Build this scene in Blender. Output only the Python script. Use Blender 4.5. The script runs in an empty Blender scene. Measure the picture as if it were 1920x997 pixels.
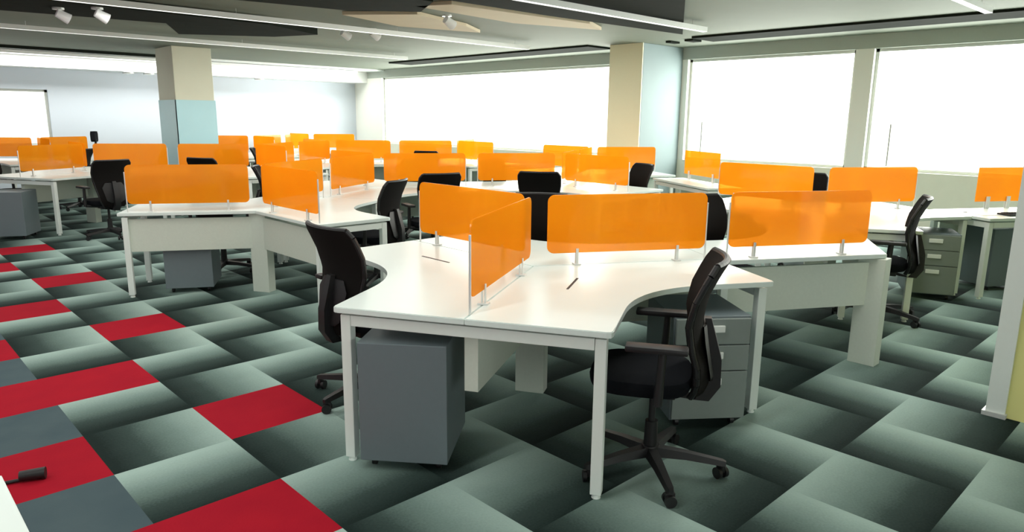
import bpy, bmesh, math, random
from mathutils import Vector, Matrix
R = math.radians
sc = bpy.context.scene
col = sc.collection
random.seed(7)

# ------------------------------------------------------------------ camera
cam_data = bpy.data.cameras.new('camera')
cam = bpy.data.objects.new('camera', cam_data)
col.objects.link(cam)
cam_data.sensor_width = 36.0
cam_data.lens = 1322.6 / 1920 * 36.0
cam_data.clip_start = 0.05
cam_data.clip_end = 200
cam.matrix_world = (Matrix.Translation((0, 0, 1.566)) @ Matrix.Rotation(R(-43.853), 4, 'Z')
                    @ Matrix.Rotation(R(90 - 11.768), 4, 'X') @ Matrix.Rotation(0.01104, 4, 'Z'))
sc.camera = cam

# ------------------------------------------------------------------ world, light, exposure
world = bpy.data.worlds.new('world')
sc.world = world
world.use_nodes = True
wn = world.node_tree.nodes
wn['Background'].inputs[0].default_value = (1.0, 0.99, 0.95, 1)
wn['Background'].inputs[1].default_value = 2.8
WIN_POWER = 300
FRONT_FILL_POWER = 75
STRIP_POWER = 13     # watts per metre of lit strip
STRIP_EMIT = 3.0
sc.view_settings.view_transform = 'Standard'
sc.view_settings.look = 'None'
sc.view_settings.gamma = 1
sc.view_settings.exposure = -0.18
sc.view_settings.use_curve_mapping = False
sc.cycles.max_bounces = 8
sc.cycles.diffuse_bounces = 4
sc.cycles.transparent_max_bounces = 24
sc.cycles.sample_clamp_indirect = 6
sc.cycles.use_denoising = True

def area(name, loc, rot, sx, sy, power, color=(1, 1, 1)):
    d = bpy.data.lights.new(name, 'AREA')
    d.shape = 'RECTANGLE'
    d.size, d.size_y, d.energy, d.color = sx, sy, power, color
    o = bpy.data.objects.new(name, d)
    col.objects.link(o)
    o.location, o.rotation_euler = loc, rot
    return o

UW = 11.1        # inner face of the window wall
VB = 18.1        # inner face of the far wall
HC = 2.82        # ceiling height
WINS = [(-1.6, 1.45), (1.65, 4.05), (4.31, 7.15), (8.1, 16.75)]
FILL_WINS = [(-4.4, -1.0), (-0.8, 2.6)]   # assumed, unseen windows behind the photographer, added for front fill light
for a, b in WINS:      # daylight entering through every window of the long wall
    area('daylight', (UW + 0.7, (a + b) / 2, 1.8), (0, R(60), 0), 1.9, b - a, WIN_POWER * (b - a) / 3, (1.0, 0.99, 0.95))
for a, b in FILL_WINS:
    area('daylight', ((a + b) / 2, -5.1, 2.1), (R(62), 0, 0), b - a, 1.7, FRONT_FILL_POWER * (b - a) / 3, (0.97, 1.0, 0.98))  # front fill lamps, added outside the assumed rear windows

# ------------------------------------------------------------------ materials
def mat(name, c, rough=0.5, metal=0.0, noise=0.0, nscale=40, coat=0.0, bump=0.0, spec=0.5):
    m = bpy.data.materials.new(name)
    m.use_nodes = True
    nt = m.node_tree
    b = nt.nodes['Principled BSDF']
    b.inputs['Roughness'].default_value = rough
    b.inputs['Metallic'].default_value = metal
    b.inputs['Specular IOR Level'].default_value = spec
    b.inputs['Coat Weight'].default_value = coat
    tc = nt.nodes.new('ShaderNodeTexCoord')
    nz = nt.nodes.new('ShaderNodeTexNoise')
    nz.inputs['Scale'].default_value = nscale
    nz.inputs['Detail'].default_value = 4
    nt.links.new(tc.outputs['Object'], nz.inputs['Vector'])
    mx = nt.nodes.new('ShaderNodeMix')
    mx.data_type = 'RGBA'
    mx.inputs[6].default_value = tuple(x * (1 - noise) for x in c) + (1,)
    mx.inputs[7].default_value = tuple(min(1, x * (1 + noise)) for x in c) + (1,)
    nt.links.new(nz.outputs[0], mx.inputs[0])
    nt.links.new(mx.outputs[2], b.inputs['Base Color'])
    if bump:
        bp = nt.nodes.new('ShaderNodeBump')
        bp.inputs['Strength'].default_value = bump
        bp.inputs['Distance'].default_value = 0.002
        nt.links.new(nz.outputs[0], bp.inputs['Height'])
        nt.links.new(bp.outputs[0], b.inputs['Normal'])
    return m

def emit(name, c, s):
    m = bpy.data.materials.new(name)
    m.use_nodes = True
    nt = m.node_tree
    nt.nodes.clear()
    e = nt.nodes.new('ShaderNodeEmission')
    e.inputs[0].default_value = tuple(c) + (1,)
    e.inputs[1].default_value = s
    o = nt.nodes.new('ShaderNodeOutputMaterial')
    nt.links.new(e.outputs[0], o.inputs[0])
    return m

M = {}
M['worktop'] = mat('white_laminate', (0.71, 0.795, 0.765), 0.32, noise=0.02, nscale=6)
M['steel'] = mat('white_powder_coated_steel', (0.76, 0.82, 0.78), 0.4, noise=0.02)
M['panel'] = mat('pale_panel_board', (0.60, 0.65, 0.57), 0.5, noise=0.05, nscale=60)
M['pedestal'] = mat('grey_painted_steel', (0.135, 0.17, 0.185), 0.42, noise=0.04)
M['drawer'] = mat('lighter_grey_painted_steel', (0.20, 0.235, 0.22), 0.42, noise=0.04)
M['handle'] = mat('pale_plastic_handle', (0.75, 0.78, 0.75), 0.35)
M['black'] = mat('black_plastic', (0.006, 0.006, 0.007), 0.5, noise=0.1)
M['fabric'] = mat('black_seat_fabric', (0.005, 0.006, 0.008), 0.9, noise=0.3, nscale=300, bump=0.3, spec=0.1)
M['mesh'] = mat('black_mesh_fabric', (0.007, 0.006, 0.0055), 0.85, noise=0.4, nscale=500, bump=0.4, spec=0.12)
M['chrome'] = mat('chromed_steel', (0.5, 0.5, 0.5), 0.25, metal=1.0)
M['slot'] = mat('dark_slot_rubber', (0.03, 0.03, 0.03), 0.6)
M['wall'] = mat('white_painted_wall', (0.62, 0.68, 0.76), 0.7, noise=0.015, nscale=3)
M['ceil'] = mat('grey_green_ceiling_paint', (0.17, 0.195, 0.155), 0.8, noise=0.06, nscale=2.5)
M['ceil_tan'] = mat('tan_ceiling_board', (0.55, 0.47, 0.33), 0.8, noise=0.05, nscale=4)
M['ceil_white'] = mat('white_soffit_paint', (0.88, 0.90, 0.90), 0.5, noise=0.01)
M['duct'] = mat('black_painted_duct', (0.016, 0.020, 0.016), 0.95, noise=0.3, nscale=5, spec=0.05)
M['header'] = mat('grey_header_paint', (0.45, 0.50, 0.46), 0.7, noise=0.03)
M['column'] = mat('pale_blue_grey_paint', (0.22, 0.285, 0.295), 0.7, noise=0.04, nscale=3)
M['column_tan'] = mat('pale_beige_column_paint', (0.62, 0.62, 0.50), 0.7, noise=0.04, nscale=3)
M['yellow'] = mat('pale_yellow_wall_paint', (0.78, 0.75, 0.30), 0.7, noise=0.04, nscale=3)
M['frame'] = mat('grey_window_frame', (0.60, 0.62, 0.58), 0.5)
M['sill'] = mat('cream_sill_wall', (0.90, 0.91, 0.78), 0.6, noise=0.04, nscale=6)
M['pier'] = mat('white_pier_paint', (0.93, 0.94, 0.88), 0.7, noise=0.01)
M['cream'] = mat('cream_wall_board', (0.86, 0.84, 0.62), 0.6, noise=0.02)
M['teal'] = mat('pale_teal_board', (0.42, 0.66, 0.72), 0.4, noise=0.05, nscale=2)
M['light'] = emit('lit_diffuser', (1.0, 1.0, 0.93), STRIP_EMIT)
M['lens'] = emit('lit_downlight', (1.0, 1.0, 1.0), 6)
M['alu'] = mat('pale_aluminium', (0.70, 0.72, 0.70), 0.35, metal=0.3)
M['paper'] = mat('white_paper', (0.8, 0.8, 0.78), 0.8)

def glass_mat():
    m = bpy.data.materials.new('clear_window_glass')
    m.use_nodes = True
    nt = m.node_tree
    nt.nodes.clear()
    t = nt.nodes.new('ShaderNodeBsdfTransparent')
    t.inputs[0].default_value = (0.97, 0.99, 0.97, 1)
    g = nt.nodes.new('ShaderNodeBsdfGlossy')
    g.inputs['Roughness'].default_value = 0.02
    x = nt.nodes.new('ShaderNodeMixShader')
    x.inputs[0].default_value = 0.05
    o = nt.nodes.new('ShaderNodeOutputMaterial')
    nt.links.new(t.outputs[0], x.inputs[1])
    nt.links.new(g.outputs[0], x.inputs[2])
    nt.links.new(x.outputs[0], o.inputs[0])
    return m
M['glass'] = glass_mat()

def acrylic():
    """Orange see-through acrylic: part dye that scatters, part clear tint, thin gloss."""
    m = bpy.data.materials.new('orange_translucent_acrylic')
    m.use_nodes = True
    nt = m.node_tree
    nt.nodes.clear()
    N = nt.nodes.new
    d = N('ShaderNodeBsdfDiffuse')
    tl = N('ShaderNodeBsdfTranslucent')
    tr = N('ShaderNodeBsdfTransparent')
    gl = N('ShaderNodeBsdfGlossy')
    tc = N('ShaderNodeTexCoord')
    nz = N('ShaderNodeTexNoise')
    nz.inputs['Scale'].default_value = 1.7
    nt.links.new(tc.outputs['Object'], nz.inputs['Vector'])
    cr = N('ShaderNodeValToRGB')
    cr.color_ramp.elements[0].color = (0.93, 0.42, 0.018, 1)
    cr.color_ramp.elements[0].position = 0.35
    cr.color_ramp.elements[1].color = (0.95, 0.48, 0.022, 1)
    cr.color_ramp.elements[1].position = 0.65
    nt.links.new(nz.outputs[0], cr.inputs[0])
    nt.links.new(cr.outputs[0], d.inputs[0])
    nt.links.new(cr.outputs[0], tl.inputs[0])
    tr.inputs[0].default_value = (1.0, 0.60, 0.20, 1)
    gl.inputs['Roughness'].default_value = 0.06
    a = N('ShaderNodeMixShader')
    a.inputs[0].default_value = 0.5
    nt.links.new(d.outputs[0], a.inputs[1])
    nt.links.new(tl.outputs[0], a.inputs[2])
    b = N('ShaderNodeMixShader')
    b.inputs[0].default_value = 0.36
    nt.links.new(a.outputs[0], b.inputs[1])
    nt.links.new(tr.outputs[0], b.inputs[2])
    c = N('ShaderNodeMixShader')
    c.inputs[0].default_value = 0.04
    nt.links.new(b.outputs[0], c.inputs[1])
    nt.links.new(gl.outputs[0], c.inputs[2])
    o = N('ShaderNodeOutputMaterial')
    nt.links.new(c.outputs[0], o.inputs[0])
    return m
M['acrylic'] = acrylic()

def carpet():
    """Square carpet tiles: grey-green tiles that fade across their own width, turned by a
    quarter from tile to tile, with red and slate tiles set in along the left aisle."""
    m = bpy.data.materials.new('fading_carpet_tiles')
    m.use_nodes = True
    nt = m.node_tree
    b = nt.nodes['Principled BSDF']
    L = nt.links.new
    def mth(op, a, c=None, d=None):
        n = nt.nodes.new('ShaderNodeMath')
        n.operation = op
        for k, v in enumerate((a, c, d)):
            if v is None:
                continue
            if isinstance(v, (int, float)):
                n.inputs[k].default_value = v
            else:
                L(v, n.inputs[k])
        return n.outputs[0]
    tc = nt.nodes.new('ShaderNodeTexCoord')
    sp = nt.nodes.new('ShaderNodeSeparateXYZ')
    L(tc.outputs['Object'], sp.inputs[0])
    T = 0.5264
    su = mth('DIVIDE', mth('SUBTRACT', sp.outputs[0], 0.7243), T)
    sv = mth('DIVIDE', mth('SUBTRACT', sp.outputs[1], 0.6582), T)
    iu, iv = mth('FLOOR', su), mth('FLOOR', sv)
    fu, fv = mth('FRACT', su), mth('FRACT', sv)
    par = mth('FLOORED_MODULO', mth('ADD', iu, iv), 2)          # 1 = fades along u
    frac = mth('ADD', mth('MULTIPLY', fu, par), mth('MULTIPLY', fv, mth('SUBTRACT', 1, par)))
    def eq(a, k):
        return mth('COMPARE', a, k, 0.25)
    m4, m2 = mth('FLOORED_MODULO', iv, 4), mth('FLOORED_MODULO', iv, 2)
    neg = mth('LESS_THAN', iu, -0.5)
    red = mth('MAXIMUM', mth('MAXIMUM', mth('MULTIPLY', eq(iu, 1), eq(m4, 1)), mth('MULTIPLY', eq(iu, 0), eq(m4, 3))),
              mth('MULTIPLY', neg, eq(m2, 1)))
    slate = mth('MULTIPLY', neg, eq(m2, 0))
    # woven streaks and random tone of every tile
    wn_ = nt.nodes.new('ShaderNodeTexWhiteNoise')
    wn_.noise_dimensions = '2D'
    cb = nt.nodes.new('ShaderNodeCombineXYZ')
    L(iu, cb.inputs[0]); L(iv, cb.inputs[1])
    L(cb.outputs[0], wn_.inputs['Vector'])
    nz = nt.nodes.new('ShaderNodeTexNoise')
    nz.inputs['Scale'].default_value = 90
    nz.inputs['Detail'].default_value = 3
    L(tc.outputs['Object'], nz.inputs['Vector'])
    nz2 = nt.nodes.new('ShaderNodeTexNoise')
    nz2.inputs['Scale'].default_value = 5
    L(tc.outputs['Object'], nz2.inputs['Vector'])
    f2 = mth('ADD', frac, mth('MULTIPLY', mth('SUBTRACT', nz.outputs[0], 0.5), 0.14))
    f2 = mth('ADD', f2, mth('MULTIPLY', mth('SUBTRACT', wn_.outputs[0], 0.5), 0.10))
    f2 = mth('ADD', f2, mth('MULTIPLY', mth('SUBTRACT', nz2.outputs[0], 0.5), 0.10))
    ramp = nt.nodes.new('ShaderNodeValToRGB')
    e = ramp.color_ramp.elements
    e[0].position, e[0].color = 0.02, (0.012, 0.022, 0.020, 1)
    e[1].position, e[1].color = 0.97, (0.34, 0.46, 0.42, 1)
    k = ramp.color_ramp.elements.new(0.30); k.color = (0.040, 0.064, 0.058, 1)
    k = ramp.color_ramp.elements.new(0.62); k.color = (0.165, 0.238, 0.215, 1)
    L(f2, ramp.inputs[0])
    def mix(f, a, c):
        n = nt.nodes.new('ShaderNodeMix')
        n.data_type = 'RGBA'
        L(f, n.inputs[0])
        for s, v in ((6, a), (7, c)):
            if isinstance(v, tuple):
                n.inputs[s].default_value = v
            else:
                L(v, n.inputs[s])
        return n.outputs[2]
    redc = mix(nz2.outputs[0], (0.31, 0.006, 0.020, 1), (0.40, 0.009, 0.021, 1))
    slc = mix(nz2.outputs[0], (0.055, 0.085, 0.10, 1), (0.085, 0.12, 0.13, 1))
    c1 = mix(slate, ramp.outputs[0], slc)
    c2 = mix(red, c1, redc)
    L(c2, b.inputs['Base Color'])
    b.inputs['Roughness'].default_value = 0.95
    b.inputs['Specular IOR Level'].default_value = 0.1
    bp = nt.nodes.new('ShaderNodeBump')
    bp.inputs['Strength'].default_value = 0.4
    bp.inputs['Distance'].default_value = 0.003
    L(nz.outputs[0], bp.inputs['Height'])
    L(bp.outputs[0], b.inputs['Normal'])
    return m
M['carpet'] = carpet()

# ------------------------------------------------------------------ mesh helpers
def nb():
    return bmesh.new()

def bx(bm, x0, x1, y0, y1, z0, z1, mtx=None, bev=0.0):
    vs = [bm.verts.new((x, y, z)) for z in (z0, z1) for x, y in ((x0, y0), (x1, y0), (x1, y1), (x0, y1))]
    fs = [bm.faces.new([vs[i] for i in f]) for f in
          ((3, 2, 1, 0), (4, 5, 6, 7), (0, 1, 5, 4), (1, 2, 6, 5), (2, 3, 7, 6), (3, 0, 4, 7))]
    if bev:
        es = list({e for f in fs for e in f.edges})
        r = bmesh.ops.bevel(bm, geom=es, offset=bev, segments=2, affect='EDGES', profile=0.6)
        vs = list({v for f in r['faces'] for v in f.verts} | {v for v in vs if v.is_valid})
    if mtx is not None:
        bmesh.ops.transform(bm, matrix=mtx, verts=[v for v in vs if v.is_valid])
    return bm

def prism(bm, pts, z0, z1):
    a = [bm.verts.new((p[0], p[1], z0)) for p in pts]
    b = [bm.verts.new((p[0], p[1], z1)) for p in pts]
    n = len(pts)
    bm.faces.new(list(reversed(a)))
    bm.faces.new(b)
    for i in range(n):
        bm.faces.new((a[i], a[(i + 1) % n], b[(i + 1) % n], b[i]))
    return bm

def tube(bm, p0, p1, r0, r1=None, seg=12):
    r1 = r0 if r1 is None else r1
    p0, p1 = Vector(p0), Vector(p1)
    d = p1 - p0
    q = d.to_track_quat('Z', 'Y').to_matrix().to_4x4()
    mt = Matrix.Translation((p0 + p1) / 2) @ q
    bmesh.ops.create_cone(bm, cap_ends=True, segments=seg, radius1=r0, radius2=r1, depth=d.length, matrix=mt)
    return bm

def loft(bm, rings, cap=True):
    prev = None
    first = None
    for ring in rings:
        vs = [bm.verts.new(p) for p in ring]
        if prev:
            n = len(vs)
            for i in range(n):
                bm.faces.new((prev[i], prev[(i + 1) % n], vs[(i + 1) % n], vs[i]))
        else:
            first = vs
        prev = vs
    if cap:
        bm.faces.new(list(reversed(first)))
        bm.faces.new(prev)
    return bm

def me(name, bm, m, smooth=False):
    bmesh.ops.recalc_face_normals(bm, faces=bm.faces)
    d = bpy.data.meshes.new(name)
    bm.to_mesh(d)
    bm.free()
    d.materials.append(m)
    if smooth:
        for p in d.polygons:
            p.use_smooth = True
        try:
            d.set_sharp_from_angle(angle=R(40))
        except Exception:
            pass
    return d

CACHE = {}
def cached(key, name, fn, m, smooth=False):
    if key not in CACHE:
        CACHE[key] = me(name, fn(), m, smooth)
    return CACHE[key]

def obj(name, data, parent=None, loc=(0, 0, 0), rz=0.0):
    o = bpy.data.objects.new(name, data)
    col.objects.link(o)
    o.location = loc
    o.rotation_euler = (0, 0, rz)
    if parent is not None:
        o.parent = parent
    return o

def tag(o, label, cat, group=None):
    o['label'] = label
    o['category'] = cat
    if group:
        o['group'] = group
    return o

def thing(name, label, cat, loc=(0, 0, 0), rz=0.0, group=None):
    o = bpy.data.objects.new(name, None)
    o.empty_display_size = 0.2
    col.objects.link(o)
    o.location = loc
    o.rotation_euler = (0, 0, rz)
    return tag(o, label, cat, group)

def struct(name, bm, m, parent=None, loc=(0, 0, 0)):
    o = obj(name, me(name, bm, m), parent, loc)
    if parent is None:
        o['kind'] = 'structure'
    return o

def copy_tree(o, parent=None):
    c = o.copy()
    col.objects.link(c)
    if parent is not None:
        c.parent = parent
    for ch in list(KIDS.get(o.name, [])):
        copy_tree(ch, c)
    return c
KIDS = {}
def register(root):
    for o in bpy.data.objects:
        if o.parent is not None:
            KIDS.setdefault(o.parent.name, [])
            if o not in KIDS[o.parent.name]:
                KIDS[o.parent.name].append(o)

# ------------------------------------------------------------------ the room
struct('floor', bx(nb(), -5, 12, -4.5, 19, -0.1, 0), M['carpet'])
cl = nb()
bx(cl, -5, 12, -4.5, 19, HC, HC + 0.12)
struct('ceiling', cl, M['ceil'])

# window wall: sill wall, header, piers, windows
w = nb()
bx(w, UW, UW + 0.25, -4.5, VB + 0.3, 0, 0.88)
wr = struct('wall_right', w, M['sill'])
w = nb()
bx(w, UW, UW + 0.25, -4.5, VB + 0.3, 2.62, HC)
struct('trim_1', w, M['header'])
w = nb()
edges = [-4.5] + [x for ab in WINS for x in ab] + [VB + 0.3]
for k in range(0, len(edges), 2):
    bx(w, UW, UW + 0.25, edges[k], edges[k + 1], 0.88, 2.62)
struct('trim_2', w, M['pier'])
for k, (a, b) in enumerate(WINS):
    f = nb()
    t = 0.045
    u0, u1 = UW + 0.08, UW + 0.14
    bx(f, u0, u1, a, b, 0.88, 0.88 + t); bx(f, u0, u1, a, b, 2.62 - t, 2.62)
    bx(f, u0, u1, a, a + t, 0.88, 2.62); bx(f, u0, u1, b - t, b, 0.88, 2.62)
    fr = struct('window_%d' % (k + 1), f, M['frame'])
    obj('pane', me('pane', bx(nb(), UW + 0.105, UW + 0.115, a + t, b - t, 0.88 + t, 2.62 - t), M['glass']), fr)
    if k < 3:
        h = nb()
        bx(h, UW + 0.05, UW + 0.08, b - 0.33, b - 0.31, 0.95, 1.55)
        obj('handle', me('handle', h, M['frame']), fr)

# far wall with its own window on the left
BW = (0.6, 3.55, 0.9, 2.07)
w = nb()
bx(w, -5, BW[0], VB, VB + 0.2, 0, HC)
bx(w, BW[1], UW + 0.25, VB, VB + 0.2, 0, HC)
bx(w, BW[0], BW[1], VB, VB + 0.2, 0, BW[2])
bx(w, BW[0], BW[1], VB, VB + 0.2, BW[3], HC)
struct('wall_back', w, M['wall'])
f = nb()
t = 0.05
bx(f, BW[0], BW[1], VB + 0.05, VB + 0.1, BW[2], BW[2] + t); bx(f, BW[0], BW[1], VB + 0.05, VB + 0.1, BW[3] - t, BW[3])
bx(f, BW[0], BW[0] + t, VB + 0.05, VB + 0.1, BW[2], BW[3]); bx(f, BW[1] - t, BW[1], VB + 0.05, VB + 0.1, BW[2], BW[3])
fr = struct('window_5', f, M['frame'])
obj('pane', me('pane', bx(nb(), BW[0] + t, BW[1] - t, VB + 0.07, VB + 0.08, BW[2] + t, BW[3] - t), M['glass']), fr)
# white soffit along the far wall, with a shadow gap
w = nb()
bx(w, -5, UW, 16.6, VB, HC - 0.03, HC - 0.002)
bx(w, -5, UW, 17.45, VB, 2.50, HC - 0.031)
struct('trim_3', w, M['ceil_white'])
struct('trim_4', bx(nb(), -5, 5.5, 16.45, 16.6, HC - 0.05, HC - 0.001), M['duct'])
struct('wall_left', bx(nb(), -5.2, -5, -4.5, VB, 0, HC), M['wall'])
w = nb()
bx(w, -5, UW, -4.7, -4.5, 0, 0.88); bx(w, -5, UW, -4.7, -4.5, 2.62, HC)
fe = [-5.0] + [x for ab in FILL_WINS for x in ab] + [UW]
for k in range(0, len(fe), 2):
    bx(w, fe[k], fe[k + 1], -4.7, -4.5, 0.88, 2.62)
struct('wall_front', w, M['wall'])
for k, (a, b) in enumerate(FILL_WINS):  # unseen windows added to carry the front fill
    f = nb()
    for q in ((a, b, 0.88, 0.925), (a, b, 2.575, 2.62), (a, a + 0.045, 0.88, 2.62), (b - 0.045, b, 0.88, 2.62)):
        bx(f, q[0], q[1], -4.63, -4.57, q[2], q[3])
    fr = struct('window_%d' % (k + 6), f, M['frame'])
    obj('pane', me('pane', bx(nb(), a + 0.045, b - 0.045, -4.605, -4.595, 0.925, 2.575), M['glass']), fr)

# yellow wall at the right edge, with its white end post and skirting
w = nb()
bx(w, 4.44, 4.56, -4.5, 0.73, 0, HC)
struct('wall_side', w, M['yellow'])
struct('trim_5', bx(nb(), 4.42, 4.58, 0.73, 0.82, 0, HC), M['steel'])
struct('baseboard_side', bx(nb(), 4.405, 4.595, 0.722, 0.835, 0, 0.025), M['alu'])

# columns
cm = nb()
bx(cm, 9.93, UW, 7.26, 7.95, 0, HC, bev=0.01)
c1 = tag(obj('column', me('column', cm, M['column'])), 'broad pale blue-grey square column standing against the window wall', 'column')
obj('cladding', me('cladding', bx(nb(), 9.91, 9.929, 7.262, 7.948, 0, HC - 0.001), M['cream']), c1)['label'] = 'cream side panel'
cm = nb()
bx(cm, 4.8, 5.52, 14.1, 15.0, 0, HC, bev=0.01)
c2 = tag(obj('column', me('column', cm, M['column_tan'])), 'pale beige square column in front of the far white wall', 'column')

b = nb()
bx(b, 4.785, 5.535, 14.085, 14.099, 0, 1.85); bx(b, 4.785, 4.799, 14.085, 15.0, 0, 1.85)
obj('cladding', me('cladding', b, M['teal']), c2)['label'] = 'pale teal lower cladding'

# black slot diffuser along the windows
s = nb()
bx(s, 9.62, 10.25, 8.2, 14.2, HC - 0.03, HC - 0.001)
struct('trim_6', s, M['duct'])
s = nb()
bx(s, 9.68, 10.3, -4.4, 6.2, HC - 0.03, HC - 0.001)
bx(s, 9.95, 10.2, 6.35, 6.5, HC - 0.03, HC - 0.001)
bx(s, 9.95, 10.2, 6.75, 6.85, HC - 0.03, HC - 0.001)
struct('trim_7', s, M['duct'])

# ceiling ducts and boards
def duct(name, pts, z0, z1, label, cat, m=M['duct'], flange=True):
    o = obj(name, me(name, prism(nb(), pts, z0, z1), m))
    return tag(o, label, cat)
duct('air_duct', [(9.05, 5.95), (6.45, 6.1), (4.4, 6.1), (3.2, 3.9), (5.0, 3.2), (6.22, 4.08)], 2.775, 2.815,
     'broad black ceiling duct above the lit strip nearest the big column', 'duct')
duct('air_duct', [(2.2, 8.0), (4.55, 7.55), (5.2, 7.0), (4.85, 6.3), (2.2, 6.3)], 2.775, 2.815,
     'black ceiling duct at the top edge, above the longest lit strip', 'duct')
duct('air_duct', [(1.4, 8.9), (4.3, 9.05), (5.3, 9.6), (5.0, 10.35), (3.9, 11.1), (3.35, 9.95), (1.6, 10.2)], 2.72, 2.81,
     'black ceiling duct to the left, above the beige column', 'duct')
duct('ceiling_board', [(4.9, 6.7), (6.6, 6.9), (7.9, 6.5), (7.3, 6.2), (5.1, 6.3)], 2.775, 2.815,
     'tan ceiling board between the two black ducts at the top middle', 'ceiling board', M['ceil_tan'])
duct('ceiling_board', [(4.7, 7.9), (5.8, 8.3), (7.0, 8.0), (6.4, 7.6), (5.3, 7.2)], 2.775, 2.815,
     'tan ceiling board beside the middle of the longest lit strip', 'ceiling board', M['ceil_tan'])

# linear lights
def strip(v, ua, ub, label, z=2.70, wdt=0.07):
    t = thing('linear_light', label, 'ceiling light', ((ua + ub) / 2, v, z), 0, 'linear ceiling lights')
    h = (ub - ua) / 2
    b = nb()
    bx(b, -h, h, -wdt / 2, -wdt / 2 + 0.006, 0, 0.05); bx(b, -h, h, wdt / 2 - 0.006, wdt / 2, 0, 0.05)
    bx(b, -h, h, -wdt / 2, wdt / 2, 0.05, 0.06)
    bx(b, -h - 0.006, -h, -wdt / 2, wdt / 2, 0, 0.06); bx(b, h, h + 0.006, -wdt / 2, wdt / 2, 0, 0.06)
    obj('housing', me('housing', b, M['alu']), t)
    obj('diffuser', me('diffuser', bx(nb(), -h, h, -wdt / 2 + 0.007, wdt / 2 - 0.007, 0.004, 0.02), M['light']), t)
    d = bpy.data.lights.new('strip_lamp', 'AREA')
    d.shape, d.size, d.size_y, d.energy, d.color = 'RECTANGLE', 2 * h, wdt, STRIP_POWER * 2 * h, (1.0, 1.0, 0.94)
    lo = bpy.data.objects.new('strip_lamp', d)
    col.objects.link(lo)
    lo.parent, lo.location = t, (0, 0, -0.002)
    k = max(2, int(h))
    for i in range(k):
        x = -h + 0.3 + i * (2 * h - 0.6) / (k - 1)
        obj('cable', me('cable', tube(nb(), (x, 0, 0.06), (x, 0, HC - z), 0.002, seg=6), M['alu']), t)
strip(2.17, -3.5, 8.95, 'short lit strip light at the top right corner')
strip(5.22, -3.5, 8.45, 'lit strip light ending beside the big blue-grey column')
strip(8.68, -3.5, 8.65, 'longest lit strip light crossing the top left of the room')
strip(12.05, 1.9, 8.6, 'thin lit strip light passing in front of the beige column')
strip(17.15, -1.0, 10.5, 'wide bright light trough along the top of the far white wall', z=2.72, wdt=0.30)

# small ceiling fittings
def fitting(u, v, label, z=HC):
    t = thing('ceiling_spotlight', label, 'spotlight', (u, v, z), 0, 'white spotlights on the ceiling')
    b = nb()
    tube(b, (0, 0, 0), (0, 0, -0.02), 0.06, 0.06, 20)
    tube(b, (0, 0, -0.02), (0, 0, -0.05), 0.015, 0.015, 12)
    obj('base', me('base', b, M['alu'], True), t)
    b = nb()
    tube(b, (-0.02, 0, -0.055), (0.10, 0, -0.115), 0.045, 0.06, 20)
    h = obj('lamp_head', me('lamp_head', b, M['ceil_white'], True), t)
fitting(2.35, 8.75 + 0.35, 'white spotlight at the top left corner of the ceiling', 2.72)
fitting(2.05, 8.95 + 0.5, 'white ceiling spotlight left of the brightest top left one', 2.72)
fitting(5.6, 9.4, 'left one of two white spotlights between the long strips')
fitting(5.9, 9.1, 'right one of two white spotlights between the long strips')
fitting(5.55, 6.95, 'white spotlight above the middle of the longest strip', 2.775)
# recessed downlights in the white soffit of the far wall
for x, y, lb in ((5.07, 17.72, 'round downlight left of the beige column, farther from it'),
                 (5.50, 17.72, 'round downlight left of the beige column, right beside it'),
                 (8.1, 17.72, 'round downlight right of the beige column')):
    t = thing('downlight', lb, 'downlight', (x, y, 2.495), 0, 'recessed downlights along the far wall')
    b = nb()
    n = 20
    loft(b, [[(r * math.cos(2 * math.pi * i / n), r * math.sin(2 * math.pi * i / n), z) for i in range(n)]
             for r, z in ((0.09, 0.0), (0.12, 0.0), (0.12, -0.03), (0.10, -0.03), (0.09, -0.012))], cap=False)
    obj('ring', me('ring', b, M['alu'], True), t)
    obj('lens', me('lens', tube(nb(), (0, 0, 0), (0, 0, -0.02), 0.088, seg=20), M['lens']), t)

# ------------------------------------------------------------------ workstation clusters
L, W, ZT = 1.15, 0.623, 0.745
S0, S1, ZB, ZS = 0.08, 1.07, 0.815, 1.15

def worktop_bm(g1, g2):
    def build():
        c, s = math.cos(R(60)), math.sin(R(60))
        def P(t, off, sg):     # point on arm sg (+1/-1) at distance t, offset inward off
            return Vector((c * t + s * off, sg * (s * t - c * off)))
        # intersection of the two inner offset lines
        def inter(o1, o2):
            x = (o1 + o2) / (2 * s)
            y = (o2 - o1) / (2 * c)
            return Vector((x, y))
        pts = [inter(g1, g2)]
        pts.append(P(L - 0.003, g2, -1))
        e = P(L - 0.003, W, -1); a = P(L - 0.003, W - 0.025, -1); b = P(L - 0.028, W, -1)
        pts += [a, e * 0.5 + (a + b) * 0.25, b]
        p0, p1, p2 = P(0.78, W, -1), inter(W, W), P(0.78, W, 1)
        for i in range(17):
            t = i / 16
            pts.append(p0 * (1 - t) ** 2 + p1 * 2 * t * (1 - t) + p2 * t * t)
        e = P(L - 0.003, W, 1); a = P(L - 0.003, W - 0.025, 1); b = P(L - 0.028, W, 1)
        pts += [b, e * 0.5 + (a + b) * 0.25, a]
        pts.append(P(L - 0.003, g1, 1))
        bm = prism(nb(), pts, ZT - 0.027, ZT)
        es = [e for e in bm.edges if abs(e.verts[0].co.z - e.verts[1].co.z) < 1e-6]
        bmesh.ops.bevel(bm, geom=es, offset=0.003, segments=2, affect='EDGES')
        return bm
    return build

def leg_bm():
    b = nb()
    bx(b, -0.024, 0.024, -0.024, 0.024, 0.02, 0.705, bev=0.004)
    tube(b, (0, 0, 0), (0, 0, 0.02), 0.02, 0.014, 14)
    return b

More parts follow.
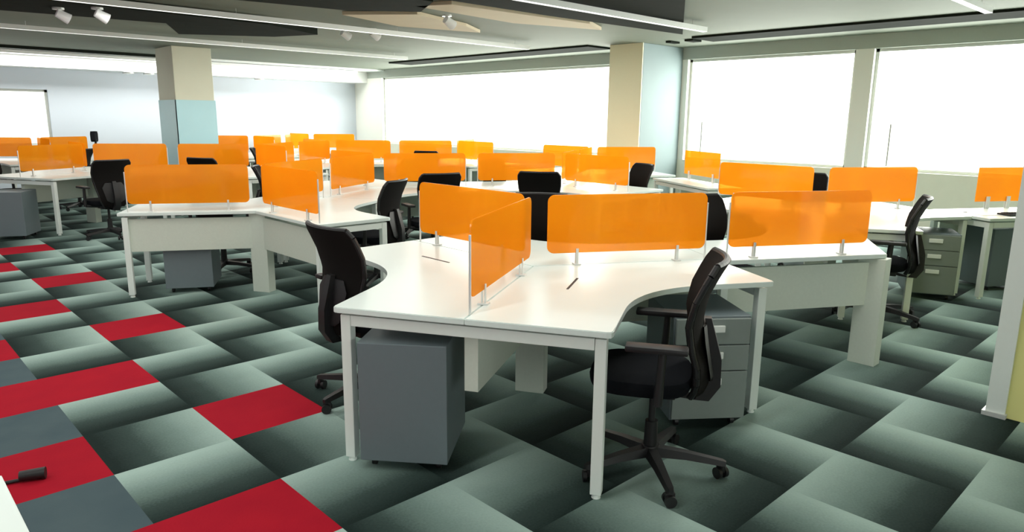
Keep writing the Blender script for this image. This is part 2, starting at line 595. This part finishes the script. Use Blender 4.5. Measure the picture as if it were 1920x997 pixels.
def screen_bm():
    b = nb()
    r = 0.04
    pts = []
    for cx_, cz, a0 in ((S0 + r, ZS - r, 90), (S0 + r, ZB + r, 180), (S1 - r, ZB + r, 270), (S1 - r, ZS - r, 0)):
        rr = r if cz > 1 else r
        for i in range(6):
            a = R(a0 + 18 * i)
            pts.append((cx_ + rr * math.cos(a), cz + rr * math.sin(a)))
    A = [b.verts.new((x, -0.004, z)) for x, z in pts]
    B = [b.verts.new((x, 0.004, z)) for x, z in pts]
    b.faces.new(A); b.faces.new(list(reversed(B)))
    for i in range(len(A)):
        j = (i + 1) % len(A)
        b.faces.new((A[j], A[i], B[i], B[j]))
    return b

def clamp_bm(x):
    def f():
        b = nb()
        bx(b, x - 0.008, x + 0.008, -0.011, -0.0045, ZT, ZB + 0.025, bev=0.002)
        bx(b, x - 0.008, x + 0.008, 0.0045, 0.011, ZT, ZB + 0.025, bev=0.002)
        bx(b, x - 0.02, x + 0.02, -0.025, 0.025, ZT, ZT + 0.008, bev=0.002)
        return b
    return f

def post_bm():
    b = nb()
    bx(b, S1 + 0.001, S1 + 0.009, -0.005, 0.005, ZT, ZS - 0.06, bev=0.002)
    return b

def cluster(u, v, typ, desks, label, bare=(), group='three-way workstation clusters', posts=True):
    base = (90, 210, 330) if typ == 'A' else (30, 150, 270)
    t = thing('workstation_cluster', label, 'workstation', (u, v, 0), 0, group)
    used = set()
    for d in desks:
        used |= {(d - 60) % 360, (d + 60) % 360}
    for a in sorted(used):
        both = ((a + 60) % 360 in desks) and ((a - 60) % 360 in desks)
        ra = R(a)
        # spine / modesty panel
        if both:
            m_ = cached('spine', 'spine_panel', lambda: bx(nb(), 0.09, 1.06, -0.032, 0.032, 0.39, 0.66, bev=0.003), M['panel'])
            obj('spine_panel', m_, t, rz=ra)
        else:
            sg = 1 if (a + 60) % 360 in desks else -1
            m_ = cached('modesty%d' % sg, 'modesty_panel', lambda: bx(nb(), 0.05, 1.10, -0.012, 0.012, 0.40, 0.685, bev=0.002), M['panel'])
            obj('modesty_panel', m_, t, rz=ra)
        # screen, clamps, end post
        if a not in bare:
          sname = obj('privacy_screen', cached('screen', 'privacy_screen', screen_bm, M['acrylic']), t, rz=ra)
          sname['label'] = 'orange see-through acrylic screen'
          for x in (0.26, 0.89):
              obj('clamp', cached('clamp%.2f' % x, 'clamp', clamp_bm(x), M['alu']), sname)
          if posts:
              obj('end_post', cached('post', 'end_post', post_bm, M['alu']), sname)
        # end frame: beam between the legs
        y0 = -(W - 0.05) if (a - 60) % 360 in desks else -0.02
        y1 = (W - 0.05) if (a + 60) % 360 in desks else 0.02
        key = 'beam%.2f%.2f' % (y0, y1)
        obj('end_beam', cached(key, 'end_beam', lambda: bx(nb(), L - 0.075, L - 0.030, y0 + 0.026, y1 - 0.026, 0.655, 0.705, bev=0.003), M['steel']), t, rz=ra)
        for y in (y0, y1):
            c, s = math.cos(ra), math.sin(ra)
            x_ = L - 0.053
            obj('leg', cached('leg', 'leg', leg_bm, M['steel']), t, (c * x_ - s * y, s * x_ + c * y, 0), ra)
    for d in desks:
        g1 = 0.0015 if (d + 120) % 360 in desks else -0.06     # arm on the +60 side
        g2 = 0.0015 if (d - 120) % 360 in desks else -0.06
        obj('worktop', cached('top%.3f%.3f' % (g1, g2), 'worktop', worktop_bm(g1, g2), M['worktop']), t, rz=R(d))
    # centre leg
    rot = desks[0] + 90 if len(desks) == 1 else (sum(desks) / 2 if len(desks) == 2 else desks[0])
    obj('centre_leg', cached('centre', 'centre_leg', lambda: bx(nb(), -0.05, 0.05, -0.085, 0.085, 0, 0.715, bev=0.004), M['panel']), t, rz=R(rot))
    return t

V = lambda a, k=1.0: (math.cos(R(a)) * k, math.sin(R(a)) * k)
ALLA, ALLB = (30, 150, 270), (90, 210, 330)
P1 = cluster(2.82, 2.76, 'A', ALLA, 'nearest white three-way desk cluster, in the middle foreground with a grey pedestal beneath')
C3 = cluster(4.81, 1.61, 'B', (90,), 'white desk with a pale front panel, joined to the right of the nearest cluster', bare=(30,), group=None)
P3 = cluster(6.75, 2.81, 'A', ALLA, 'white desk cluster behind the right end of the foreground desks, before the windows', bare=(210,))
LP = cluster(2.72, 6.10, 'B', (90, 330), 'white two-desk cluster with pale front panels, left of the middle, by the red tiles')
Mc = cluster(4.71, 7.25, 'A', ALLA, 'white cluster joined behind the paler-fronted left one')
Nc = cluster(6.70, 6.10, 'B', ALLB, 'white cluster seen above the orange screens of the nearest cluster')
Oc = cluster(8.70, 7.25, 'A', ALLA, 'white cluster in front of the broad blue-grey column')
A3 = cluster(2.72, 11.8, 'A', ALLA, 'white cluster at the far left edge of the room, black chairs around it')
Tc = cluster(4.71, 10.65, 'B', ALLB, 'white cluster in the third row, straight below the beige column')
A3b = cluster(6.70, 11.8, 'A', ALLA, 'white third-row cluster right of the beige column')
B3b = cluster(8.70, 10.65, 'B', ALLB, 'white third-row cluster nearest the far run of windows')
B4 = cluster(2.72, 15.2, 'B', ALLB, 'farthest white cluster on the left, before the far window')
B4b = cluster(6.70, 15.2, 'B', ALLB, 'farthest white cluster just right of the beige column')
A4b = cluster(8.70, 16.35, 'A', ALLA, 'farthest white cluster in the corner by the windows')

# cable slots let into the nearest worktops
def slot(parent, u, v, rz, ln=0.26):
    b = nb()
    bx(b, -ln / 2, ln / 2, -0.006, 0.006, ZT - 0.0005, ZT + 0.0015)
    o = obj('cable_slot', me('cable_slot', b, M['slot']), parent, (u - parent.location.x, v - parent.location.y, 0), rz)
slot(P1, 2.66, 2.32, R(30))
slot(P1, 2.52, 3.28, R(90))

# straight desk at the far right with an orange screen
def straight_desk(label, c, rz, x0, x1, depth, sx0, sx1, panel=True):
    """local x runs along the screen, the worktop lies at negative y."""
    t = thing('office_desk', label, 'desk', (c[0], c[1], 0), rz)
    bm = bx(nb(), x0, x1, -depth, 0.04, ZT - 0.027, ZT, bev=0.004)
    obj('worktop', me('worktop', bm, M['worktop']), t)
    for x in (x0 + 0.04, x1 - 0.04):
        for y in (-depth + 0.04, 0.0):
            obj('leg', cached('leg', 'leg', leg_bm, M['steel']), t, (x, y, 0))
    bm = nb()
    bx(bm, x0 + 0.07, x1 - 0.07, -depth + 0.02, -depth + 0.06, 0.655, 0.705, bev=0.003)
    bx(bm, x0 + 0.02, x0 + 0.06, -depth + 0.065, -0.025, 0.655, 0.705, bev=0.003)
    bx(bm, x1 - 0.06, x1 - 0.02, -depth + 0.065, -0.025, 0.655, 0.705, bev=0.003)
    obj('frame', me('frame', bm, M['steel']), t)
    if panel:
        obj('modesty_panel', me('modesty_panel', bx(nb(), x0 + 0.08, x1 - 0.08, -0.03, -0.01, 0.36, 0.69, bev=0.002), M['panel']), t)
    if sx1 > sx0:
        b = nb()
        bx(b, sx0, sx1, -0.004, 0.004, ZB, ZS, bev=0.003)
        so = obj('privacy_screen', me('privacy_screen', b, M['acrylic']), t)
        so['label'] = 'orange see-through acrylic screen'
        for x in (sx0 + 0.15, sx1 - 0.15):
            b = nb()
            bx(b, x - 0.02, x + 0.02, -0.014, -0.0045, ZT, ZB + 0.05); bx(b, x - 0.02, x + 0.02, 0.0045, 0.014, ZT, ZB + 0.05)
            obj('clamp', me('clamp', b, M['alu']), so)
    return t
D1 = straight_desk('white desk at the right edge, grey pedestal at its left leg, behind the yellow wall', (8.12, 1.86), R(-30), -0.49, 1.2, 0.64, 0.0, 0.55)
D2 = straight_desk('angled white desk with a small orange screen between the big column and the window post', (9.0, 5.75), R(240), -0.1, 1.5, 0.45, 0.0, 0.98)
D3 = straight_desk('white desk end cut off by the bottom left corner', (-0.43, 1.86), R(0), -0.62, 0.62, 1.25, 0, 0, False)

# ------------------------------------------------------------------ chairs
def ring_xy(cx_, cy_, z, rx, ry, n=28, p=3.2):
    out = []
    for i in range(n):
        a = 2 * math.pi * i / n
        ca, sa = math.cos(a), math.sin(a)
        out.append((cx_ + rx * math.copysign(abs(ca) ** (2 / p), ca), cy_ + ry * math.copysign(abs(sa) ** (2 / p), sa), z))
    return out

def make_chair(head=False):
    t = thing('task_chair', '-', 'chair')
    # seat cushion (faces +y)
    b = nb()
    loft(b, [ring_xy(0, 0.055, z, 0.24 * k, 0.225 * k) for z, k in
             ((0.425, 0.86), (0.432, 0.95), (0.45, 0.99), (0.475, 1.0), (0.492, 0.96), (0.500, 0.86), (0.498, 0.5))])
    obj('seat', me('seat', b, M['fabric'], True), t)
    # backrest: S-curved mesh panel, wide at the top, narrow at the waist
    def prof(z):   # y of the panel
        pts = [(0.40, -0.20), (0.46, -0.225), (0.55, -0.225), (0.65, -0.195), (0.75, -0.18), (0.85, -0.20), (0.95, -0.245), (1.0, -0.275)]
        for (za, ya), (zb, yb) in zip(pts, pts[1:]):
            if z <= zb:
                k = (z - za) / (zb - za)
                return ya + (yb - ya) * k
        return pts[-1][1]
    def width(z):
        pts = [(0.40, 0.11), (0.50, 0.165), (0.60, 0.180), (0.72, 0.20), (0.84, 0.225), (0.96, 0.228), (1.0, 0.20)]
        for (za, ya), (zb, yb) in zip(pts, pts[1:]):
            if z <= zb:
                k = (z - za) / (zb - za)
                return ya + (yb - ya) * k
        return pts[-1][1]
    b = nb()
    rows, cols = 16, 12
    G = []
    for side in (0, 1):
        g = []
        for i in range(rows + 1):
            z = 0.41 + 0.59 * i / rows
            wd = width(z)
            row = []
            for j in range(cols + 1):
                s = -1 + 2 * j / cols
                y = prof(z) + 0.05 * s * s * 0.9 + (0.016 if side else -0.016)
                row.append(b.verts.new((s * wd, y, z)))
            g.append(row)
        G.append(g)
    for side in (0, 1):
        g = G[side]
        for i in range(rows):
            for j in range(cols):
                q = (g[i][j], g[i][j + 1], g[i + 1][j + 1], g[i + 1][j])
                b.faces.new(q if side else q[::-1])
    for i in range(rows):
        for j in (0, cols):
            q = (G[0][i][j], G[1][i][j], G[1][i + 1][j], G[0][i + 1][j])
            b.faces.new(q)
    for j in range(cols):
        for i in (0, rows):
            b.faces.new((G[0][i][j], G[1][i][j], G[1][i][j + 1], G[0][i][j + 1]))
    back = obj('backrest', me('backrest', b, M['mesh'], True), t)
    # rim around the mesh and the lumbar pad
    b = nb()
    path = []
    for i in range(rows + 1):
        z = 0.41 + 0.59 * i / rows
        path.append((-width(z), prof(z) + 0.045, z))
    for i in range(cols + 1):
        s = -1 + 2 * i / cols
        path.append((s * width(1.0), prof(1.0) + 0.045 * s * s, 1.0))
    for i in range(rows, -1, -1):
        z = 0.41 + 0.59 * i / rows
        path.append((width(z), prof(z) + 0.045, z))
    for p, q in zip(path, path[1:]):
        if (Vector(p) - Vector(q)).length > 1e-4:
            tube(b, p, q, 0.014, 0.014, 8)
    obj('rim', me('rim', b, M['black'], True), back)
    b = nb()
    loft(b, [[(x, prof(z) - 0.014 + dy, z) for x, dy in ((-wd, 0.0), (-wd * 0.6, -0.012), (wd * 0.6, -0.012), (wd, 0.0), (wd * 0.6, 0.012), (-wd * 0.6, 0.012))]
             for z, wd in ((0.47, 0.06), (0.50, 0.11), (0.66, 0.14), (0.72, 0.10))])
    obj('lumbar_pad', me('lumbar_pad', b, M['black'], True), back)
    # spine that carries the back
    b = nb()
    loft(b, [[(sx * wd, y + sy * th, z) for sx, sy in ((-1, -1), (1, -1), (1, 1), (-1, 1))] for y, z, wd, th in
             ((-0.05, 0.395, 0.035, 0.02), (-0.14, 0.375, 0.035, 0.022), (-0.21, 0.37, 0.035, 0.03), (-0.255, 0.44, 0.034, 0.03),
              (-0.258, 0.56, 0.032, 0.024), (-0.235, 0.66, 0.028, 0.018), (-0.215, 0.74, 0.022, 0.014))])
    obj('back_support', me('back_support', b, M['black'], True), t)
    # arms
    for s in (-1, 1):
        b = nb()
        x = 0.285 * s
        tube(b, (0.12 * s, -0.03, 0.415), (x, -0.03, 0.435), 0.016, 0.016, 10)
        tube(b, (x, -0.03, 0.43), (x, -0.04, 0.655), 0.020, 0.016, 10)
        a = obj('armrest', me('armrest', b, M['black'], True), t)
        b = nb()
        bx(b, x - 0.036, x + 0.036, -0.14, 0.11, 0.655, 0.682, bev=0.010)
        obj('arm_pad', me('arm_pad', b, M['black'], True), a)
    # mechanism, column, base
    b = nb()
    bx(b, -0.085, 0.085, -0.10, 0.12, 0.375, 0.424, bev=0.012)
    tube(b, (0.08, 0.05, 0.40), (0.20, 0.06, 0.395), 0.006, 0.006, 8)
    obj('tilt_mechanism', me('tilt_mechanism', b, M['black'], True), t)
    b = nb()
    tube(b, (0, 0, 0.09), (0, 0, 0.24), 0.032, 0.028, 18)
    tube(b, (0, 0, 0.24), (0, 0, 0.376), 0.015, 0.015, 14)
    obj('gas_column', me('gas_column', b, M['black'], True), t)
    b = nb()
    tube(b, (0, 0, 0.075), (0, 0, 0.125), 0.05, 0.04, 20)
    for k in range(5):
        a = R(90 + 72 * k)
        d = Vector((math.cos(a), math.sin(a), 0))
        n = Vector((-d.y, d.x, 0))
        rings = []
        for r_, wd, z0, z1 in ((0.03, 0.030, 0.075, 0.118), (0.16, 0.025, 0.076, 0.108), (0.32, 0.018, 0.062, 0.086), (0.335, 0.012, 0.062, 0.080)):
            c0 = d * r_
            rings.append([tuple(c0 - n * wd + Vector((0, 0, z0))), tuple(c0 + n * wd + Vector((0, 0, z0))),
                          tuple(c0 + n * wd * 0.7 + Vector((0, 0, z1))), tuple(c0 - n * wd * 0.7 + Vector((0, 0, z1)))])
        loft(b, rings)
    base = obj('star_base', me('star_base', b, M['black'], True), t)
    b = nb()
    for s in (-1, 1):
        tube(b, (s * 0.010, 0, 0.026), (s * 0.026, 0, 0.026), 0.026, 0.026, 18)
    tube(b, (-0.012, 0, 0.026), (0.012, 0, 0.026), 0.008, 0.008, 8)
    bx(b, -0.009, 0.009, -0.02, 0.022, 0.03, 0.060, bev=0.004)
    cm_ = me('caster', b, M['black'], True)
    for k in range(5):
        a = R(90 + 72 * k)
        obj('caster', cm_, base, (0.315 * math.cos(a), 0.315 * math.sin(a), 0), a + 0.7 * k)
    if head:
        b = nb()
        loft(b, [[(x * wd, y - 0.335 + dy, z) for x, y, dy in ((-1, 0.03, 0), (-0.6, 0, -0.02), (0.6, 0, -0.02), (1, 0.03, 0), (0.6, 0.03, 0.02), (-0.6, 0.03, 0.02))]
                 for z, wd, dy_ in ((1.12, 0.09, 0), (1.15, 0.135, 0), (1.25, 0.14, 0), (1.29, 0.10, 0))])
        h = obj('headrest', me('headrest', b, M['fabric'], True), t)
        b = nb()
        tube(b, (0, -0.315, 0.90), (0, -0.34, 1.16), 0.022, 0.018, 10)
        obj('headrest_stem', me('headrest_stem', b, M['black'], True), h)
    return t

proto = make_chair()
register(proto)
used_proto = []
GC = 'black mesh-backed task chairs at the desks'
def chair(u, v, face, label, base=None):
    if not used_proto:
        c = proto
        used_proto.append(1)
    else:
        c = copy_tree(proto)
    c.location = (u, v, 0)
    c.rotation_euler = (0, 0, R(face - 90))
    tag(c, label, 'chair', GC)
    for o in col.objects:
        if o.parent == c and o.name.startswith('star_base'):
            o.rotation_euler.z = R((base - face) if base is not None else random.uniform(0, 72))
    return c

chair(2.53, 1.71, 122, 'black mesh-backed chair in the right foreground, standing side-on before the three-drawer pedestal', 230.6)
chair(2.07, 3.33, 0, 'black chair left of the nearest desk cluster, its back rising above the desk corner', 120)
chair(3.72, 3.62, 215, 'black chair glimpsed through the gap between the two nearest orange screens')
chair(4.76, 2.68, 262, 'black chair showing in the screen gap above the end of the foreground desk')
chair(7.70, 3.40, 200, 'black chair in the narrow screen gap below the white window post')
chair(6.03, 1.95, 108, 'black chair between the right desk leg and the grey three-drawer pedestal')
chair(2.78, 7.15, 268, 'black chair peeking over the left cluster with pale front panels')
chair(3.62, 5.62, 120, 'black chair at the right side of the left cluster, its back above the white worktop')
chair(5.60, 7.78, 215, 'black chair behind the screens, left of the middle gap')
chair(3.72, 7.80, 330, 'black chair behind the second cluster, seen at the left screen gap')
chair(4.60, 6.02, 75, 'small black chair back just above the left end of the nearest orange screen')
chair(6.70, 7.20, 270, 'black chair behind the middle cluster, right of the white gap')
chair(5.72, 5.50, 38, 'black chair with a wide tapering back above the nearest cluster')
chair(7.50, 5.62, 160, 'square black chair back in front of the broad blue-grey column')
chair(2.52, 10.18, 100, 'black chair back standing beside the end of the far left white desk')
chair(1.78, 12.30, 330, 'black chair cut off by the left edge, behind the far white desk')
chair(3.80, 9.95, 30, 'low dark chair back above the orange screen of the left cluster')
chair(5.75, 10.02, 150, 'far black chair left of the third-row screens')
chair(7.65, 10.05, 30, 'far black chair in the right part of the third row')
chair(5.72, 12.4, 330, 'far black chair behind the third row, left of its middle')
chair(5.9, 14.1, 30, 'farthest black chair right of the beige column')
hc = make_chair(True)
hc.location = (2.95, 13.6, 0)
hc.rotation_euler = (0, 0, R(150 - 90))
tag(hc, 'tall black chair with a headrest, standing out against the pale far wall', 'chair')

# ------------------------------------------------------------------ pedestals
def make_pedestal(w_=0.40, d_=0.48, h_=0.60):
    t = thing('mobile_pedestal', '-', 'cabinet')
    b = nb()
    bx(b, -w_ / 2, w_ / 2, -d_ / 2 + 0.02, d_ / 2, 0.045, h_, bev=0.004)
    obj('body', me('body', b, M['pedestal']), t)
    hs = ((0.055, 0.31), (0.316, 0.45), (0.456, 0.59))
    for z0, z1 in hs:
        dr = obj('drawer', me('drawer', bx(nb(), -w_ / 2 + 0.006, w_ / 2 - 0.006, -d_ / 2, -d_ / 2 + 0.0195, z0, z1, bev=0.003), M['drawer']), t)
        b = nb()
        zc = z1 - 0.05
        bx(b, -0.055, 0.055, -d_ / 2 - 0.014, -d_ / 2 - 0.0005, zc - 0.018, zc + 0.018, bev=0.004)
        obj('handle', me('handle', b, M['handle']), dr)
    for x in (-w_ / 2 + 0.05, w_ / 2 - 0.05):
        for y in (-d_ / 2 + 0.06, d_ / 2 - 0.06):
            b = nb()
            tube(b, (x - 0.01, y, 0.022), (x + 0.01, y, 0.022), 0.022, 0.022, 14)
            tube(b, (x, y, 0.022), (x, y, 0.046), 0.008, 0.008, 8)
            obj('caster', me('caster', b, M['black'], True), t)
    return t
pproto = make_pedestal()
register(pproto)
pu = []
def pedestal(u, v, face, label, z=1.0):
    """face = direction its drawers look towards."""
    if not pu:
        c = pproto
        pu.append(1)
    else:
        c = copy_tree(pproto)
    c.location = (u, v, 0)
    c.rotation_euler = (0, 0, R(face + 90))
    tag(c, label, 'cabinet', 'grey mobile pedestals under the desks')
    return c
pedestal(1.87, 2.60, 40, 'grey pedestal with a plain back, under the left front of the nearest cluster')
pedestal(3.26, 1.95, 232, 'grey three-drawer pedestal with pale handles behind the foreground chair')
pedestal(2.31, 6.67, 60, 'grey pedestal under the left cluster, behind the thin white leg')
pedestal(1.62, 10.95, 60, 'grey pedestal under the white desk at the far left edge')
pedestal(7.27, 1.97, 205, 'grey three-drawer pedestal with pale handles beyond the right-hand chair')
pedestal(8.12, 1.70, 60, 'dark grey back of a pedestal under the right edge desk, without visible handles')

# ------------------------------------------------------------------ small things
def rounded_slab(name, label, cat, u, v, z, rz, sx, sy, sz, m):
    b = nb()
    bx(b, -sx / 2, sx / 2, -sy / 2, sy / 2, 0, sz, bev=min(sz, 0.01) * 0.4)
    o = obj(name, me(name, b, m), None, (u, v, z), rz)
    return tag(o, label, cat)

def keyboard(u, v, rz, label):
    t = thing('keyboard', label, 'keyboard', (u, v, ZT), rz)
    obj('case', me('case', bx(nb(), -0.22, 0.22, -0.07, 0.07, 0, 0.018, bev=0.004), M['black']), t)
    b = nb()
    for i in range(14):
        for j in range(4):
            x = -0.2 + i * 0.03
            bx(b, x, x + 0.022, -0.055 + j * 0.028, -0.035 + j * 0.028, 0.018, 0.023)
    obj('keys', me('keys', b, M['fabric']), t)
keyboard(7.93, 1.42, R(-30), 'black keyboard lying on the right edge desk before the orange screen')
for k, (du, dv, a, lb) in enumerate(((7.62, 1.95, 10, 'white paper sheet on the right edge desk, left one'), (7.75, 1.72, -35, 'white paper sheet on the right edge desk, right one'))):
    rounded_slab('paper_sheet', lb, 'paper', du, dv, ZT, R(a), 0.21, 0.297, 0.002, M['paper'])

# power lead with plug on the red carpet at the lower left
t = thing('power_lead', 'black power lead with its plug lying on the red tile, lower left corner', 'cable', (0, 0, 0))
b = nb()
pts = [Vector(p) for p in ((-0.05, 3.55, 0.008), (0.08, 3.63, 0.008), (0.2, 3.58, 0.008), (0.32, 3.52, 0.008), (0.42, 3.49, 0.01))]
for p, q in zip(pts, pts[1:]):
    tube(b, p, q, 0.008, 0.008, 8)
obj('lead', me('lead', b, M['black'], True), t)
b = nb()
tube(b, (0.41, 3.495, 0.026), (0.50, 3.46, 0.026), 0.022, 0.026, 14)
obj('plug', me('plug', b, M['black'], True), t)
